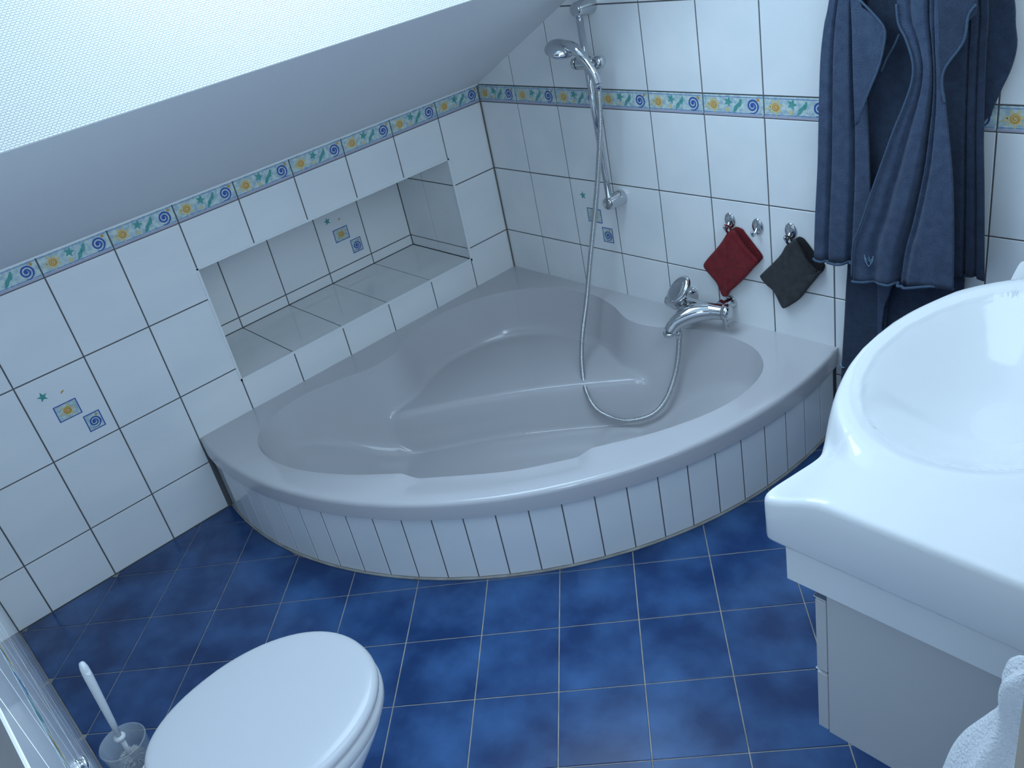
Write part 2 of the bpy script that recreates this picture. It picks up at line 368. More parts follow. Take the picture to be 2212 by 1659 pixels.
# floor
arc = [(CX+(RT-0.012)*math.cos(a), CY+(RT-0.012)*math.sin(a)) for a in [math.radians(-99.6+i*(108.6/48)) for i in range(49)]]
arc[0] = (0.0, arc[0][1]); arc[-1] = (arc[-1][0], 0.0)
out = arc+[(3.3, 0.0), (3.3, YC), (0.0, YC)]
n = len(out); mb = MB()
mb.add([(x, y, -0.002) for x, y in out]+[(x, y, -0.06) for x, y in out], [tuple(range(n))[::-1], tuple(range(n, 2*n))]+[(i, (i+1) % n, n+(i+1) % n, n+i) for i in range(n)], 'floor_grout')
fl = struct(mb.obj('floor'), 'floor of blue tiles laid diagonally')
bpy.context.view_layer.update()
FA, FP = 0.7756, 0.19975; fo = (0.866, -1.2447)
FT = None
for a in range(-16, 17):
    for b in range(-16, 17):
        def W(u, v): x = u*FP; y = -v*FP; return (fo[0]+math.cos(FA)*x-math.sin(FA)*y, fo[1]+math.sin(FA)*x+math.cos(FA)*y)
        e = 0.0016/FP
        poly = [W(a+e, b+1-e), W(a+1-e, b+1-e), W(a+1-e, b+e), W(a+e, b+e)]
        cx = sum(p[0] for p in poly)/4; cy = sum(p[1] for p in poly)/4
        if cx < -0.15 or cx > 3.2 or cy > 0.15 or cy < YC-0.15: continue
        p2 = clip(poly, 1, 0, 0.003); p2 = clip(p2, 0, 1, YC+0.003) if len(p2) > 2 else p2; p2 = clip(p2, 0, -1, 0.003) if len(p2) > 2 else p2
        if len(p2) < 3: continue
        dx, dy = cx-CX, cy-CY; l = math.hypot(dx, dy); nx, ny = dx/l, dy/l
        if l < RT+0.16 and (cx < 1.5 and cy > -1.55): p2 = clip(p2, nx, ny, nx*CX+ny*CY+RT-0.0115)
        if len(p2) < 3 or area(p2) < 1e-4: continue
        mb = MB()
        cut = len(p2) != 4 or abs(area(p2)-area(poly)) > 1e-7
        if not cut:
            if FT is None:
                s_ = FP/2-0.0016; t_ = MB(); slab_faces(t_, [(-s_, -s_), (s_, -s_), (s_, s_), (-s_, s_)], FL, 0.008, 0.0008, 'floor_tile'); FT = t_.mesh('floor_tile')
            o = bpy.data.objects.new('tile', FT); o.rotation_euler = (0, 0, FA)
        else:
            slab_faces(mb, [(p[0]-cx, p[1]-cy) for p in p2], FL, 0.008, 0.0008, 'floor_tile'); o = bpy.data.objects.new('tile', mb.mesh('cut_tile'))
        COL.objects.link(o); o.location = (cx, cy, 0); o.parent = fl
# ceiling slope with the skylight opening
def SP(s, y, n): p = Vector((0, y, ZK))+SDIR*s+SNOR*n; return tuple(p)
def sbox(mb, s0, s1, y0, y1, n0, n1, mt):
    c = [SP(s, y, n) for n in (n0, n1) for s, y in ((s0, y0), (s1, y0), (s1, y1), (s0, y1))]
    mb.add(c, [(0, 1, 2, 3), (7, 6, 5, 4), (0, 4, 5, 1), (1, 5, 6, 2), (2, 6, 7, 3), (3, 7, 4, 0)], mt)
mb = MB(); S1 = 3.7
sbox(mb, 0.0, OP0, -2.2, 0.12, 0, 0.06, 'plaster'); sbox(mb, OP1, S1, -2.2, 0.12, 0, 0.06, 'plaster')
sbox(mb, OP0, OP1, -2.2, OPY0, 0, 0.06, 'plaster'); sbox(mb, OP0, OP1, OPY1, 0.12, 0, 0.06, 'plaster')
struct(mb.obj('ceiling'), 'smooth grey-white sloping ceiling')
def reveal(name, pts, label):
    P = [Vector(p) for p in pts]; U = (P[1]-P[0]); wl_ = U.length; U.normalize(); V = (P[3]-P[0]); hl = V.length; V.normalize(); Nn = U.cross(V)
    mb = MB(); mb.box((0, 0, -0.03), (wl_, hl, 0), 'woven_wallpaper'); o = mb.obj(name)
    o.matrix_basis = frame_mat(P[0], U, V, Nn); struct(o, label)
H = 0.52
reveal('trim_5', [SP(OP0+0.002, OPY0, 0.0005), SP(OP0+0.002, OPY1, 0.0005), SP(OP0+0.002, OPY1, H), SP(OP0+0.002, OPY0, H)], 'bright woven wallpaper on the lower reveal of the skylight')
reveal('trim_6', [SP(OP1, OPY1, 0.0005), SP(OP1, OPY0, 0.0005), SP(OP1, OPY0, H), SP(OP1, OPY1, H)], 'upper reveal of the skylight')
reveal('trim_7', [SP(OP1, OPY0, 0.0005), SP(OP0, OPY0, 0.0005), SP(OP0, OPY0, H), SP(OP1, OPY0, H)], 'side reveal of the skylight')
reveal('trim_8', [SP(OP0, OPY1, 0.0005), SP(OP1, OPY1, 0.0005), SP(OP1, OPY1, H), SP(OP0, OPY1, H)], 'side reveal of the skylight near the shower')
mb = MB()
for a in ((OP0, OP1, OPY0, OPY0+0.05), (OP0, OP1, OPY1-0.05, OPY1), (OP0, OP0+0.05, OPY0+0.05, OPY1-0.05), (OP1-0.05, OP1, OPY0+0.05, OPY1-0.05)): sbox(mb, *a, H-0.03, H+0.03, 'trim_white')
struct(mb.obj('window_1'), 'white frame of the roof window')

mb = MB()  # unseen frame added around the fill lamp, no window known here
for a, b in (((XD-0.02, -1.56, 1.26), (XD, -0.34, 1.32)), ((XD-0.02, -1.56, 2.26), (XD, -0.34, 2.32)), ((XD-0.02, -1.56, 1.32), (XD, -1.50, 2.26)), ((XD-0.02, -0.40, 1.32), (XD, -0.34, 2.26))): mb.box(a, b, 'trim_white')
struct(mb.obj('fill_lamp_frame'), 'white frame added around the fill lamp above the washbasin')

# ============================================================ BATHTUB
ZR = 0.277; ZF = -0.06
INNER = [(.194,-1.288),(.314,-1.318),(.45,-1.300),(.60,-1.235),(.728,-1.150),(.85,-1.055),(.99,-.935),(1.075,-.83),(1.150,-.728),(1.235,-.60),(1.300,-.45),(1.318,-.314),(1.288,-.194),(1.20,-.112),(1.06,-.085),(.93,-.112),(.82,-.149),(.72,-.142),(.60,-.085),(.466,-.055),(.30,-.080),(.165,-.165),(.080,-.30),(.055,-.466),(.085,-.60),(.142,-.72),(.149,-.82),(.112,-.93),(.085,-1.06),(.112,-1.20)]
INS = [p for p in spline(INNER, 5, True)]
TC = (0.62, -0.62)
def ray_poly(c, th, poly):
    dx, dy = math.cos(th), math.sin(th); best = 0
    for i in range(len(poly)):
        a = poly[i-1]; b = poly[i]; ex, ey = b[0]-a[0], b[1]-a[1]; d = dx*ey-dy*ex
        if abs(d) < 1e-12: continue
        t = ((a[0]-c[0])*ey-(a[1]-c[1])*ex)/d; s = ((a[0]-c[0])*dy-(a[1]-c[1])*dx)/d
        if t > 0 and -1e-9 <= s <= 1+1e-9: best = max(best, t)
    return best
def dist_in(x, y):
    best = 9
    for i in range(len(INS)):
        a = INS[i-1]; b = INS[i]; ex, ey = b[0]-a[0], b[1]-a[1]; t = min(1, max(0, ((x-a[0])*ex+(y-a[1])*ey)/(ex*ex+ey*ey+1e-12)))
        best = min(best, math.hypot(x-a[0]-ex*t, y-a[1]-ey*t))
    return best
def smax(a, b, k=0.03):
    h = max(k-abs(a-b), 0)/k; return max(a, b)+h*h*k*0.25
def tub_z(x, y, d=None):
    if d is None: d = dist_in(x, y)
    u = (x-y)/math.sqrt(2); v = abs((x+y)/math.sqrt(2))
    t = min(1, d/0.15); wallz = ZR-(ZR-ZF)*(1-(1-t)**2.3)
    back = ZF+(ZR-0.02-ZF)*min(1.15, max(0, (v-0.40)/0.47))**1.15
    z = smax(wallz, min(back, ZR-0.35*d if d < 0.05 else back), 0.05)
    us = 0.715-0.035*math.cos(min(1, v/0.42)*PI/2)
    seat = 0.105-(0.105-ZF+0.05)*sst(us, us+0.075, u)-0.25*max(0, v-0.40)
    z = smax(z, seat, 0.03)
    return min(z, ZR)
ths = sorted(set([2*PI*i/340-PI for i in range(340)]+[math.atan2(0-TC[1], 0-TC[0]), math.atan2(-1.4-TC[1], -TC[0]), math.atan2(-TC[1], 1.4-TC[0])]))
oarc = [(CX+RT*math.cos(a), CY+RT*math.sin(a)) for a in [math.radians(-99.4+i*(108.3/160)) for i in range(161)]]
OUT = [(0.0, 0.0), (0.0, -1.398)]+[p for p in oarc if p[0] > 0.002 and p[1] < -0.002]+[(1.409, 0.0)]
def build_tub(mb):
    ts = [1-i/80 for i in range(80)]; ts = [t**1.25 for t in ts]
    n = len(ths); vs = []; fs = []
    RO = [ray_poly(TC, th, OUT) for th in ths]; RI = [ray_poly(TC, th, INS) for th in ths]
    def wallside(th, r):
        x = TC[0]+math.cos(th)*r; y = TC[1]+math.sin(th)*r; return x < 0.004 or y > -0.004
    rings = []
    # lip underside, lip edge, rounded edge, rim, rounded inner edge, basin
    for off, z in ((-0.012, 0.222), (0.0, 0.222), (0.0, 0.262), (-0.0015, 0.270), (-0.006, 0.2755), (-0.012, ZR)):
        ring = []
        for k, th in enumerate(ths):
            r = RO[k]; ws = wallside(th, r); o = off*1.15 if not ws else 0
            ring.append((TC[0]+math.cos(th)*(r+o), TC[1]+math.sin(th)*(r+o), z))
        rings.append(ring)
    for f in (0.25, 0.5, 0.75, 0.93):
        ring = []
        for k, th in enumerate(ths):
            r = RO[k]-0.012+(RI[k]-RO[k]+0.012)*f; x = TC[0]+math.cos(th)*r; y = TC[1]+math.sin(th)*r
            u = (x-y)/math.sqrt(2); v = abs((x+y)/math.sqrt(2)); z = ZR
            if u > 1.2: z -= 0.020*sst(0.275, 0.215, v)*sst(0.2, 0.8, f)
            ring.append((x, y, z))
        rings.append(ring)
    for j, t in enumerate(ts):
        ring = []
        for k, th in enumerate(ths):
            r = RI[k]*t; x = TC[0]+math.cos(th)*r; y = TC[1]+math.sin(th)*r
            d = dist_in(x, y); z = tub_z(x, y, d)
            if j == 0: z = ZR-0.0008
            u = (x-y)/math.sqrt(2); v = abs((x+y)/math.sqrt(2))
            if u > 1.2: z = min(z, ZR-0.021*sst(0.275, 0.215, v))
            ring.append((x, y, z))
        rings.append(ring)
    for ring in rings: vs += ring
    R_ = len(rings)
    for i in range(R_-1):
        for k in range(n): fs.append((i*n+k, i*n+(k+1) % n, (i+1)*n+(k+1) % n, (i+1)*n+k))
    vs.append((TC[0], TC[1], tub_z(*TC))); c = len(vs)-1
    for k in range(n): fs.append(((R_-1)*n+k, (R_-1)*n+(k+1) % n, c))
    mb.add(vs, fs, 'acrylic_grey')
#@@TUBEND
tub = thing('bathtub', 'pale grey corner bathtub with curved front, moulded seat and armrest dips', 'bathtub', (0.2, -0.19, 0))
mb = MB(); build_tub(mb); o = mb.obj('basin', tub); smooth_angle(o, 50)
mb = MB(); lathe(mb, [(0, 0.03), (0.003, 0.03), (0.005, 0.024), (0.004, 0.0)], (0.86, -0.60, ZF-0.002), (0, 0, 1), 'chrome'); mb.obj('drain', tub, smooth=True)
# surround
mb = MB(); aa = [math.radians(-99.4+i*(108.3/96)) for i in range(97)]
ri, ro = RT-0.06, RT-0.0139
pv = [(CX+r*math.cos(a), CY+r*math.sin(a), z) for a in aa for r, z in ((ri, -0.055), (ro, -0.055), (ro, 0.2215), (ri, 0.2215))]
pv = [(max(x, 0.001), min(y, -0.001), z) for x, y, z in pv]
mb.add(pv, [(4*i+k, 4*i+4+k, 4*i+4+(k+1) % 4, 4*i+(k+1) % 4) for i in range(96) for k in range(4)], 'wall_grout')
sur = mb.obj('bathtub_surround'); tag(sur, 'curved white tiled apron under the front of the corner bathtub', 'tub surround')
pit = math.radians(4.155); a0 = math.radians(-37.2)
for k in range(-15, 12):
    t0, t1 = a0+k*pit, a0+(k+1)*pit; lo_, hi_ = math.radians(-99.4), math.radians(8.6)
    t0, t1 = max(t0, lo_), min(t1, hi_)
    if t1-t0 < 0.012: continue
    tm = (t0+t1)/2; w_ = 2*(RT-0.0125)*math.sin((t1-t0)/2); rr = (RT-0.0125)*math.cos((t1-t0)/2)
    mb = MB(); slab_faces(mb, [(-w_/2+0.0017, 0.0), (w_/2-0.0017, 0.0), (w_/2-0.0017, 0.213), (-w_/2+0.0017, 0.213)], FL)
    o = bpy.data.objects.new('tile', mb.mesh('apron_tile')); COL.objects.link(o); o.parent = sur
    o.matrix_basis = frame_mat((CX+rr*math.cos(tm), CY+rr*math.sin(tm), 0.006), (-math.sin(tm), math.cos(tm), 0), (0, 0, 1), (math.cos(tm), math.sin(tm), 0))
mb = MB(); tube(mb, [(max(CX+(RT-0.011)*math.cos(a), 0.002), min(CY+(RT-0.011)*math.sin(a), -0.002), 0.002) for a in aa], 0.0045, 'floor_grout', 6)
mb.obj('silicone_joint', sur, smooth=True)
mb = MB(); tube(mb, [(max(CX+(RT-0.014)*math.cos(a), 0.002), min(CY+(RT-0.014)*math.sin(a), -0.002), 0.2195) for a in aa], 0.0035, 'trim_white', 6)
mb.obj('top_joint', sur, smooth=True)

# ============================================================ SHOWER SET
BX0, BX1 = 0.636, 0.619         # bar x at the bottom and top
bar = thing('shower_rail', 'chrome shower rail with slider on the white tiled wall above the bathtub', 'shower rail', (0.63, 0, 0.64))
mb = MB(); tube(mb, [(BX0, -0.058, 0.625), (BX1, -0.058, 1.262)], 0.0105, 'chrome', 20); mb.obj('pole', bar, smooth=True)
for z, x in ((0.645, BX0), (1.245, BX1)):
    mb = MB(); lathe(mb, [(0, 0.0), (0, 0.024), (0.004, 0.0255), (0.028, 0.0245), (0.052, 0.022), (0.068, 0.021), (0.073, 0.018), (0.0745, 0)], (x, 0, z), (0, -1, 0), 'chrome', 28)
    o = mb.obj('bracket', bar); smooth_angle(o, 50)
xs, zs = 0.6235, 1.092
sl = MB(); lathe(sl, [(-0.055, 0.0), (-0.055, 0.018), (-0.040, 0.0195), (-0.0385, 0.017), (-0.036, 0.017), (-0.0345, 0.0195), (0.028, 0.0195), (0.032, 0.014), (0.036, 0.014), (0.040, 0.0185), (0.062, 0.0175), (0.066, 0.013), (0.067, 0)], (xs+0.006, -0.062, zs), (1, 0, 0.05), 'chrome', 26)
sl.add([], [], 'chrome'); o = sl.obj('slider', bar); smooth_angle(o, 50)
mb = MB(); lathe(mb, [(-0.0388, 0.0185), (-0.0362, 0.0185)], (xs+0.006, -0.062, zs), (1, 0, 0.05), 'dark_slot', 24); mb.obj('slot_ring', o)
mb = MB(); lathe(mb, [(0, 0.012), (0.02, 0.0145), (0.046, 0.0165), (0.048, 0.0125)], (0.675, -0.072, 1.068), (0.25, -0.8, 0.3), 'chrome', 20); h_ = mb.obj('holder_cone', bar); smooth_angle(h_, 50)

hs = thing('hand_shower', 'chrome hand shower with a round head clipped into the rail slider', 'hand shower', (0.70, -0.1, 1.06))
hc = Vector((0.585, -0.125, 1.148)); hn = Vector((-0.40, 0.10, -0.91)).normalized()
mb = MB(); lathe(mb, [(-0.022, 0.0), (-0.0215, 0.014), (-0.019, 0.027), (-0.013, 0.037), (-0.004, 0.0435), (0.002, 0.0455), (0.006, 0.0445), (0.007, 0.041)], hc, hn, 'chrome', 40)
o = mb.obj('head', hs, smooth=True)
mb = MB(); lathe(mb, [(0.0062, 0.041), (0.008, 0.034), (0.0085, 0.0)], hc, hn, 'acrylic_grey', 36); mb.obj('spray_face', hs)
hp = spline([(0.598, -0.121, 1.160), (0.625, -0.121, 1.158), (0.655, -0.117, 1.137), (0.682, -0.112, 1.100), (0.697, -0.107, 1.070), (0.703, -0.105, 1.040)], 6)
hr = [0.010+0.006*math.sin(min(1, i/18)*PI*0.8)+0.0 for i in range(len(hp))]; hr[-1] = 0.010
mb = MB(); tube(mb, hp, hr, 'chrome', 18); mb.obj('handle', hs, smooth=True)
HOSE = [(0.703,-0.105,1.052),(0.703,-0.105,1.025),(0.690,-0.10,0.95),(0.675,-0.10,0.874),(0.633,-0.10,0.72),(0.602,-0.11,0.593),(0.578,-0.13,0.464),(0.558,-0.16,0.316),(0.562,-0.215,0.190),(0.615,-0.285,0.119),(0.680,-0.340,0.078),(0.722,-0.345,0.027),(0.773,-0.315,-0.011),(0.821,-0.288,-0.016),(0.883,-0.25,0.008),(0.917,-0.21,0.06),(0.935,-0.17,0.151),(0.944,-0.15,0.247),(0.944,-0.147,0.296)]
hpts = spline(HOSE, 40); 
L_ = [0]
for a, b in zip(hpts, hpts[1:]): L_.append(L_[-1]+(Vector(b)-Vector(a)).length)
mb = MB(); step = 0.0011; tot = L_[-1]; N_ = int(tot/step); pts = []; k = 0
for i in range(N_+1):
    s = i*step
    while k < len(L_)-2 and L_[k+1] < s: k += 1
    t = (s-L_[k])/(L_[k+1]-L_[k]+1e-9); pts.append(tuple(a+(b-a)*t for a, b in zip(hpts[k], hpts[k+1])))
tube(mb, pts, [0.0080+(0.0006 if i % 4 < 2 else -0.0006) for i in range(len(pts))], 'brushed_hose', 10)
ho = mb.obj('shower_hose', smooth=True); tag(ho, 'long ribbed metal shower hose looping down into the bathtub', 'hose')
mb = MB(); lathe(mb, [(0, 0.0085), (0.002, 0.0105), (0.03, 0.011), (0.033, 0.008)], (0.703, -0.105, 1.022), (0, 0, 1), 'chrome', 16); mb.obj('upper_nut', ho, smooth=True)
mb = MB(); lathe(mb, [(0, 0.0085), (0.002, 0.0115), (0.024, 0.0115), (0.027, 0.008)], (0.944, -0.148, 0.262), (0, 0, 1), 'chrome', 16); mb.obj('lower_nut', ho, smooth=True)

# mixer tap
ta = thing('bath_mixer', 'chrome lever bath mixer on the tiled wall above the bathtub rim', 'faucet', (0.97, 0, 0.35))
for x in (0.895, 1.045):
    mb = MB(); lathe(mb, [(0, 0.0), (0, 0.021), (0.004, 0.022), (0.012, 0.019), (0.018, 0.015), (0.055, 0.015)], (x, 0, 0.347), (0, -1, 0), 'chrome', 28); o = mb.obj('wall_flange', ta); smooth_angle(o, 55)
    mb = MB(); lathe(mb, [(0.040, 0.012), (0.042, 0.021), (0.058, 0.021), (0.060, 0.017)], (x, 0, 0.352), (0, -1, 0), 'chrome', 6); mb.obj('union_nut', ta)
bp = spline([(0.866, -0.084, 0.352), (0.90, -0.090, 0.353), (0.95, -0.098, 0.355), (1.00, -0.098, 0.355), (1.05, -0.088, 0.354), (1.078, -0.080, 0.353)], 6)
mb = MB(); tube(mb, bp, [0.022+0.006*math.sin(PI*i/(len(bp)-1)) for i in range(len(bp))], 'chrome', 28); o = mb.obj('body', ta); smooth_angle(o, 60)
mb = MB(); lathe(mb, [(0, 0.0), (0, 0.0185), (0.003, 0.0245), (0.016, 0.0265), (0.024, 0.0245), (0.028, 0.016), (0.029, 0)], (1.070, -0.082, 0.3535), (1, 0.25, 0), 'chrome', 28); mb.obj('end_cap', ta, smooth=True)
sp_ = spline([(1.050, -0.084, 0.352), (1.018, -0.102, 0.353), (0.990, -0.125, 0.350), (0.968, -0.150, 0.340), (0.952, -0.172, 0.324), (0.944, -0.186, 0.306)], 6)
mb = MB(); tube(mb, sp_, [0.0245+0.0055*math.sin(PI*min(1, i/24))-0.004*max(0, i-14)/16 for i in range(len(sp_))], 'chrome', 28); o = mb.obj('spout', ta); smooth_angle(o, 60)
mb = MB(); lathe(mb, [(0, 0.016), (0.001, 0.019), (0.012, 0.019), (0.013, 0.014)], (0.9425, -0.1895, 0.294), (0.05, -0.1, 1), 'chrome', 22); mb.obj('aerator', ta, smooth=True)
mb = MB(); lathe(mb, [(0, 0.008), (0.014, 0.008), (0.016, 0.0105), (0.03, 0.0105)], (1.083, -0.083, 0.305), (0, 0, 1), 'chrome', 16); mb.obj('diverter', ta, smooth=True)
mb = MB(); lathe(mb, [(0, 0.030), (0.010, 0.0335), (0.024, 0.0335), (0.036, 0.030), (0.046, 0.020), (0.050, 0.0)], (0.918, -0.102, 0.358), (-0.02, -0.20, 1), 'chrome', 32); mb.obj('cartridge_dome', ta, smooth=True)
LN = (-0.10, -0.72, 0.68); LS = (0.25, 0.55, 0.75)
mb = MB(); lathe(mb, [(-0.014, 0.0), (-0.013, 0.024), (-0.006, 0.0335), (0.002, 0.0355), (0.009, 0.033), (0.013, 0.026), (0.0115, 0.021), (0.0105, 0.0)], (0.934, -0.112, 0.412), LN, 'chrome', 34, sx=1.45, side=LS); mb.obj('lever', ta, smooth=True)

# ============================================================ HOOKS AND MITTS
def hook(x, z, label):
    t = thing('towel_hook', label, 'hook', (x, 0, z), 'chrome hooks in a row above the bathtub')
    mb = MB(); pr = [(0, 0.0175), (0.003, 0.0185), (0.006, 0.016), (0.0075, 0.009), (0.008, 0)]
    lathe(mb, pr, (x, -0.0002, z), (0, -1, 0), 'chrome', 28, sx=1.35, side=(0, 0, 1)); mb.obj('plate', t, smooth=True)
    mb = MB(); tube(mb, spline([(x, -0.006, z-0.004), (x, -0.014, z-0.014), (x, -0.024, z-0.020), (x, -0.030, z-0.014), (x, -0.031, z-0.006)], 5), [0.0045]*16+[0.004]*3+[0.0042, 0.0045], 'chrome', 12); mb.obj('prong', t, smooth=True)
hook(1.064, 0.622, 'oval chrome hook holding the red washing mitt')
hook(1.160, 0.617, 'oval chrome hook left empty between the two washing mitts')
hook(1.269, 0.619, 'oval chrome hook holding the dark grey washing mitt')
def pillow(mb, out, yb, th, mt, ring=7):
    n = len(out); cx = sum(p[0] for p in out)/n; cz = sum(p[1] for p in out)/n; vs = []; fs = []
    prof = [(1.0, 0.0), (1.0, 0.35), (0.985, 0.65), (0.955, 0.86), (0.91, 0.96), (0.8, 1.0), (0.5, 1.0)]
    for f, h in prof:
        for i, (x, z) in enumerate(out):
            wob = 0.0012*math.sin((x+z)*60)*(h > 0.6)
            vs.append((cx+(x-cx)*f, yb-th*h+wob, cz+(z-cz)*f))
    vs.append((cx, yb-th*1.02, cz)); c = len(vs)-1
    for r in range(len(prof)-1):
        for i in range(n): j = (i+1) % n; fs.append((r*n+i, r*n+j, (r+1)*n+j, (r+1)*n+i))
    for i in range(n): fs.append(((len(prof)-1)*n+i, (len(prof)-1)*n+(i+1) % n, c))
    fs.append(tuple(range(n))[::-1]); mb.add(vs, fs, mt)
def mitt(name_label, out_front, out_back, hx, hz, m1, m2, ridge):
    t = thing('washing_mitt', name_label, 'washcloth', (hx, 0, hz-0.02), 'washing mitts on hooks')
    mb = MB(); pillow(mb, spline(out_back, 4, True), -0.003, 0.010, m2); mb.obj('back_layer', t, smooth=True)
    mb = MB(); pillow(mb, spline(out_front, 4, True), -0.0135, 0.013, m1); mb.obj('front_layer', t, smooth=True)
    mb = MB(); tube(mb, spline(ridge, 6), [0.0015]+[0.0034]*(6*(len(ridge)-1)-1)+[0.0015], m1, 8); mb.obj('cuff_edge', t, smooth=True)
    mb = MB(); tube(mb, spline([(hx+0.004, -0.012, hz-0.045), (hx-0.010, -0.016, hz-0.022), (hx-0.003, -0.0255, hz-0.0085), (hx+0.010, -0.022, hz-0.010), (hx+0.013, -0.016, hz-0.028), (hx+0.012, -0.012, hz-0.045)], 5), 0.0033, m1, 8); mb.obj('hanging_loop', t, smooth=True)
mitt('dark red terry washing mitt hanging by one corner', 
     [(1.068,.592),(1.088,.598),(1.108,.572),(1.138,.538),(1.163,.512),(1.146,.486),(1.116,.451),(1.080,.414),(1.055,.390),(1.044,.372),(1.027,.371),(1.019,.395),(1.009,.415),(.989,.435),(.970,.453),(.966,.468),(.981,.489),(1.026,.538),(1.057,.578)],
     [(1.075,.598),(1.105,.602),(1.119,.588),(1.148,.556),(1.171,.528),(1.169,.514),(1.146,.488),(1.110,.455),(1.05,.43),(1.03,.46),(1.04,.53)],
     1.064, 0.622, 'red_terry', 'red_inner', [(1.088,-.024,.598),(1.106,-.026,.573),(1.137,-.026,.539),(1.163,-.022,.513)])
mitt('dark grey terry washing mitt hanging by one corner',
     [(1.276,.590),(1.291,.602),(1.311,.575),(1.333,.541),(1.359,.517),(1.371,.520),(1.362,.504),(1.333,.465),(1.303,.422),(1.275,.396),(1.247,.376),(1.236,.387),(1.225,.411),(1.214,.429),(1.187,.447),(1.172,.465),(1.176,.475),(1.219,.52),(1.244,.549),(1.263,.580)],
     [(1.285,.598),(1.306,.605),(1.325,.588),(1.349,.559),(1.371,.539),(1.3735,.526),(1.362,.506),(1.32,.47),(1.27,.45),(1.24,.48),(1.25,.54)],
     1.269, 0.619, 'grey_terry', 'grey_inner', [(1.291,-.024,.602),(1.311,-.026,.576),(1.333,-.026,.543),(1.359,-.022,.518)])

# ============================================================ BATH TOWELS
def at_z(P, z):
    if z >= P[0][1]: return P[0][0]
    for a, b in zip(P, P[1:]):
        if a[1] >= z >= b[1]:
            t = (a[1]-z)/(a[1]-b[1]+1e-9); return a[0]+(b[0]-a[0])*t
    return P[-1][0]
def sheet(mb, L, R, ztop, zb0, zb1, y0, bulge, mt, pleats=0, amp=0.0, ph=0.0, th=0.006, rows=36, cols=22, y1=None, twist=0.0, creases=()):
    """hanging cloth between a left and a right edge given as (x, z) lists"""
    vs = []; fs = []
    L = spline(L, 6) if len(L) > 2 else L; R = spline(R, 6) if len(R) > 2 else R
    for side in (0, 1):
        for i in range(rows+1):
            v = i/rows
            for j in range(cols+1):
                s = j/cols; zb = zb0+(zb1-zb0)*s-0.004*math.sin(PI*s*2)
                z = ztop+(zb-ztop)*v; x0 = at_z(L, z); x1 = at_z(R, z); x = x0+(x1-x0)*s
                yy = y0+((y1-y0)*v if y1 is not None else 0)
                for c0, c1, cd, cw in creases: yy += cd*math.exp(-((s-c0-(c1-c0)*v)/cw)**2)*min(1, 0.35+v)
                y = yy-bulge*(math.sin(PI*s)**0.6)*(0.55+0.45*v)-amp*math.sin(2*PI*pleats*s+ph)*(0.4+0.6*v)-twist*(s-0.5)-0.0015*math.sin(z*23+x*11)
                y = yy+(th if side else 0)
                vs.append((x, y, z))
    n = (rows+1)*(cols+1); c = cols+1
    for i in range(rows):
        for j in range(cols):
            a = i*c+j; fs.append((a, a+c, a+c+1, a+1)); fs.append((n+a, n+a+1, n+a+c+1, n+a+c))
    for i in range(rows):
        a = i*c; fs.append((a, n+a, n+a+c, a+c)); a = i*c+cols; fs.append((a, a+c, n+a+c, n+a))
    for j in range(cols):
        a = rows*c+j; fs.append((a, n+a, n+a+1, a+1)); a = j; fs.append((a, a+1, n+a+1, n+a))
    mb.add(vs, fs, mt)
ZT = 1.46
tw = thing('bath_towel', 'navy blue terry towel with a small embroidered emblem, hanging in front', 'towel', (1.6, 0, 1.2), 'navy towels on the back wall')
def P2(*a): return list(a)
mb = MB()
# left body panel
sheet(mb, P2((1.47,ZT),(1.439,1.244),(1.428,1.20),(1.415,1.113),(1.408,.972),(1.403,.847),(1.394,.714),(1.388,.590)), P2((1.50,ZT),(1.510,1.241),(1.518,1.178),(1.526,1.091),(1.535,.978),(1.541,.883),(1.546,.784),(1.549,.60)), ZT, .586, .592, -0.068, 0.012, 'navy_terry', 2.4, 0.004, 0.5, y1=-0.080, cols=48, creases=((.28,.22,.012,.03),(.80,.62,.016,.035)))
mb.obj('left_panel', tw, smooth=True)
mb = MB()   # right body panel behind the front sheet
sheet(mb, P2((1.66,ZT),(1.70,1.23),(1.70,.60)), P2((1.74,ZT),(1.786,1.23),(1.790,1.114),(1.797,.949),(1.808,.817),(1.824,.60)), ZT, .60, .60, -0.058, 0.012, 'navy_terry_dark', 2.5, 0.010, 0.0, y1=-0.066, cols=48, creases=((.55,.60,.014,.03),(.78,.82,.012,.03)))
mb.obj('right_panel', tw, smooth=True)
mb = MB()   # bulge on the far right
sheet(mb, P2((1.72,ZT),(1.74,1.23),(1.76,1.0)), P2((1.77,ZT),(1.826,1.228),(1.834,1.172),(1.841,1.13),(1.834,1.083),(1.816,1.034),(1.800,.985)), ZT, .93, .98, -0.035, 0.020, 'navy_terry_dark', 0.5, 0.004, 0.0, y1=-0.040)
mb.obj('side_fold', tw, smooth=True)
mb = MB()   # flap with rolled hem, upper left
sheet(mb, P2((1.48,ZT),(1.505,1.24),(1.512,1.09),(1.518,.968)), P2((1.53,ZT),(1.527,1.245),(1.564,1.21),(1.585,1.185),(1.588,1.16),(1.575,1.101),(1.547,1.034),(1.523,.968)), ZT, .968, .968, -0.090, 0.010, 'navy_terry', 0.5, 0.003, 0.0, y1=-0.100)
mb.obj('upper_flap', tw, smooth=True)
mb = MB()   # dark inner body
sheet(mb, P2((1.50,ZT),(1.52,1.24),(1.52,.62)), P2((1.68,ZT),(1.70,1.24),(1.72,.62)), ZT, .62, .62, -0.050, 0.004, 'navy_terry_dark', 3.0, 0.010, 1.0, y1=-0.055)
mb.obj('inner_layer', tw, smooth=True)
